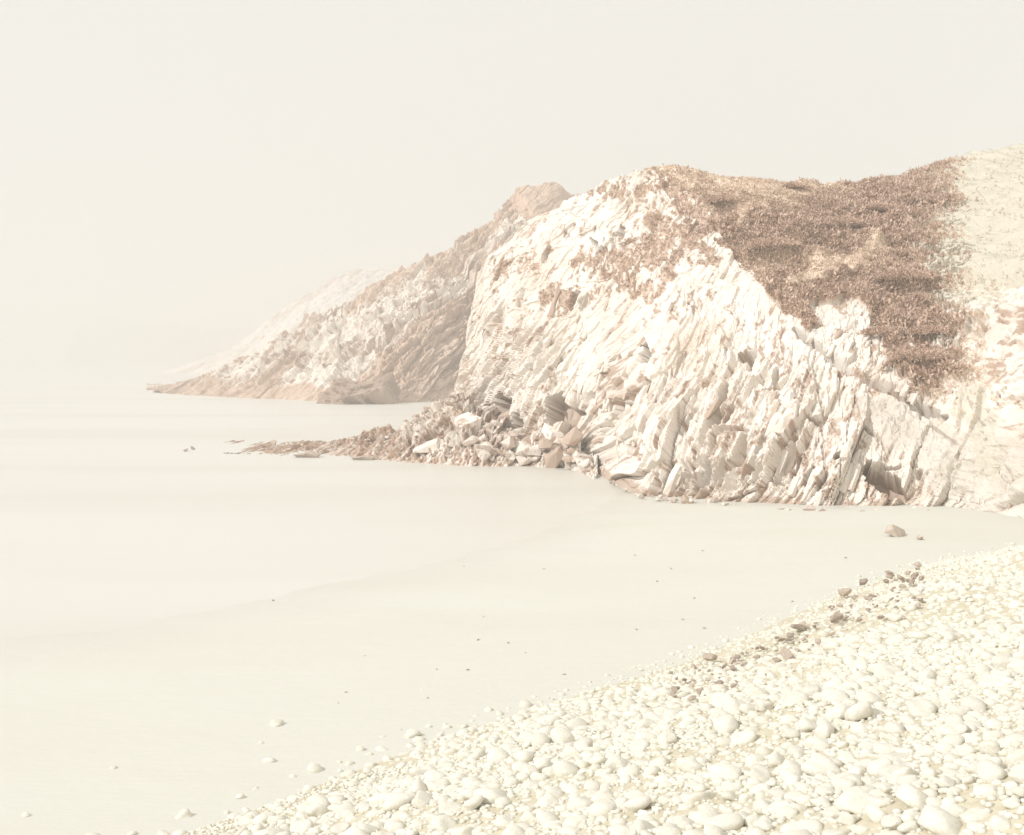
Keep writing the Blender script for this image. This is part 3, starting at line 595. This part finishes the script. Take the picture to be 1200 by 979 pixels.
for (p, rad) in vis:
    link('cobble', random.choice(cm_hi), None, bank, (p[0], p[1], p[2] + rad * random.uniform(-.3, .35)), (random.uniform(-.5, .5), random.uniform(-.5, .5), random.uniform(0, 6.28)), (rad,) * 3)
lo = []
for m in cm_lo:
    v = np.array([v.co[:] for v in m.vertices]); f = np.array([list(q.vertices) for q in m.polygons]); lo.append((v, f))
AV, AF, off = [], [], 0
for c in chosen:
    if id(c) in ids: continue
    p, rad = c; v, f = random.choice(lo); e = Matrix.Rotation(random.uniform(0, 6.28), 3, 'Z') @ Matrix.Rotation(random.uniform(-.5, .5), 3, 'X')
    AV.append(v @ np.array(e).T * rad + p + np.array([0, 0, rad * random.uniform(-.45, .2)])); AF.append(f + off); off += len(v)
m1 = cobble_mesh('pebble', 300, 1); v1 = np.array([v.co[:] for v in m1.vertices]); f1_ = np.array([list(q.vertices) for q in m1.polygons])
for p in fine:
    AV.append(v1 @ np.array(Matrix.Rotation(random.uniform(0, 6.28), 3, 'Z')).T * random.uniform(.014, .036) + p + np.array([0, 0, 0.004])); AF.append(f1_ + off); off += len(v1)
link('shingle_cobbles', mesh_np('shingle_cobbles', np.concatenate(AV), np.concatenate(AF), True), M_cobble, bank, kind='stuff')
print('cobbles', len(chosen))

# dark stones along the shingle edge, where the bank meets the sand
named = [(990, 702, 20, 'largest dark stone on the sand edge of the shingle'), (980, 731, 18, 'brown pointed stone below the largest dark one'), (935, 742, 17, 'upright brown stone at the middle of the stone line'),
         (922, 776, 22, 'long flat dark stone lying inside the shingle edge'), (832, 778, 20, 'dark flat stone at the left start of the stone line'), (843, 808, 18, 'brown upright stone lowest in the stone line'),
         (1012, 688, 16, 'dark flat stone near the top of the stone line'), (1072, 680, 14, 'yellowish upright stone at the right end of the stone line'), (1042, 677, 13, 'small dark stone topmost in the stone line'), (1057, 683, 12, 'small brown stone beside the yellowish upright one')]
def bank_at(x, y):                                   # first ground point along a sight line
    Yr = np.linspace(5, 60, 2200); X_ = (x - CX) / F * Yr; Zr = EYE - (y - HY) / F * Yr
    G = np.maximum(bank_z(X_, Yr)[0], sand_z(X_, Yr)[0]); i = int(np.argmax(Zr < G)); return np.array([X_[i], Yr[i], G[i]])
for x, y, w, lab in named:
    p = bank_at(x, y); boulder('beach_stone', p, w / F * p[1] * 0.95, lab, mesh=r.choice(dark_meshes), cat='stone', flat=0.75, sink=-0.05)
for k in range(150):
    t = r.random(); x = 785 + 300 * t; y0 = np.interp(x, [785, 850, 940, 1000, 1080], [800, 782, 742, 700, 672]); y = y0 + abs(r.gauss(0, 30)) - 6; 
    p = bank_at(x, y); boulder('dark_pebble', p, r.uniform(3.5, 10) / F * p[1], 'small dark stone among pale cobbles ' + ('at the lower left start of the stone line' if x < 850 else 'in the middle of the stone line' if x < 950 else 'in the upper half of the stone line' if x < 1020 else 'at the far right end of the stone line'), 'dark stones along the shingle edge', r.choice(dark_meshes), 'stone', -0.35, 0.8)
for k in range(40):
    x = r.uniform(300, 1000); y = r.uniform(640, 860)
    if y > np.interp(x, [290, 430, 560, 700, 800, 900, 1000], [900, 868, 835, 798, 768, 725, 682]): continue
    p = bank_at(x, y); boulder('sand_pebble', p, r.uniform(2, 4.5) / F * p[1], 'tiny dark pebble alone on open sand ' + ('nearer the sea' if y < 720 else 'nearer the shingle') + (' towards the left' if x < 600 else ' below the cliff'), 'pebbles dotted over the open sand', r.choice(dark_meshes), 'stone', 0.2, 0.6)

# ------------------------------------------------------------------ haze
bm = bmesh.new(); bmesh.ops.create_cube(bm, size=1)
for v in bm.verts: v.co = Vector((v.co.x * 6000, v.co.y * 6000, 29 + v.co.z * 62)) 
me = bpy.data.meshes.new('haze'); bm.to_mesh(me); bm.free()
m = bpy.data.materials.new('sea_haze'); m.use_nodes = True; nt = m.node_tree; nt.nodes.clear()
out = nt.nodes.new('ShaderNodeOutputMaterial'); pv = nt.nodes.new('ShaderNodeVolumePrincipled')
pv.inputs['Color'].default_value = (0.91, 0.90, 0.87, 1); pv.inputs['Density'].default_value = HAZE_DENSITY; pv.inputs['Anisotropy'].default_value = 0.0
nt.links.new(pv.outputs[0], out.inputs['Volume'])
link('haze', me, m, kind='stuff', label='pale sea haze', category='haze')
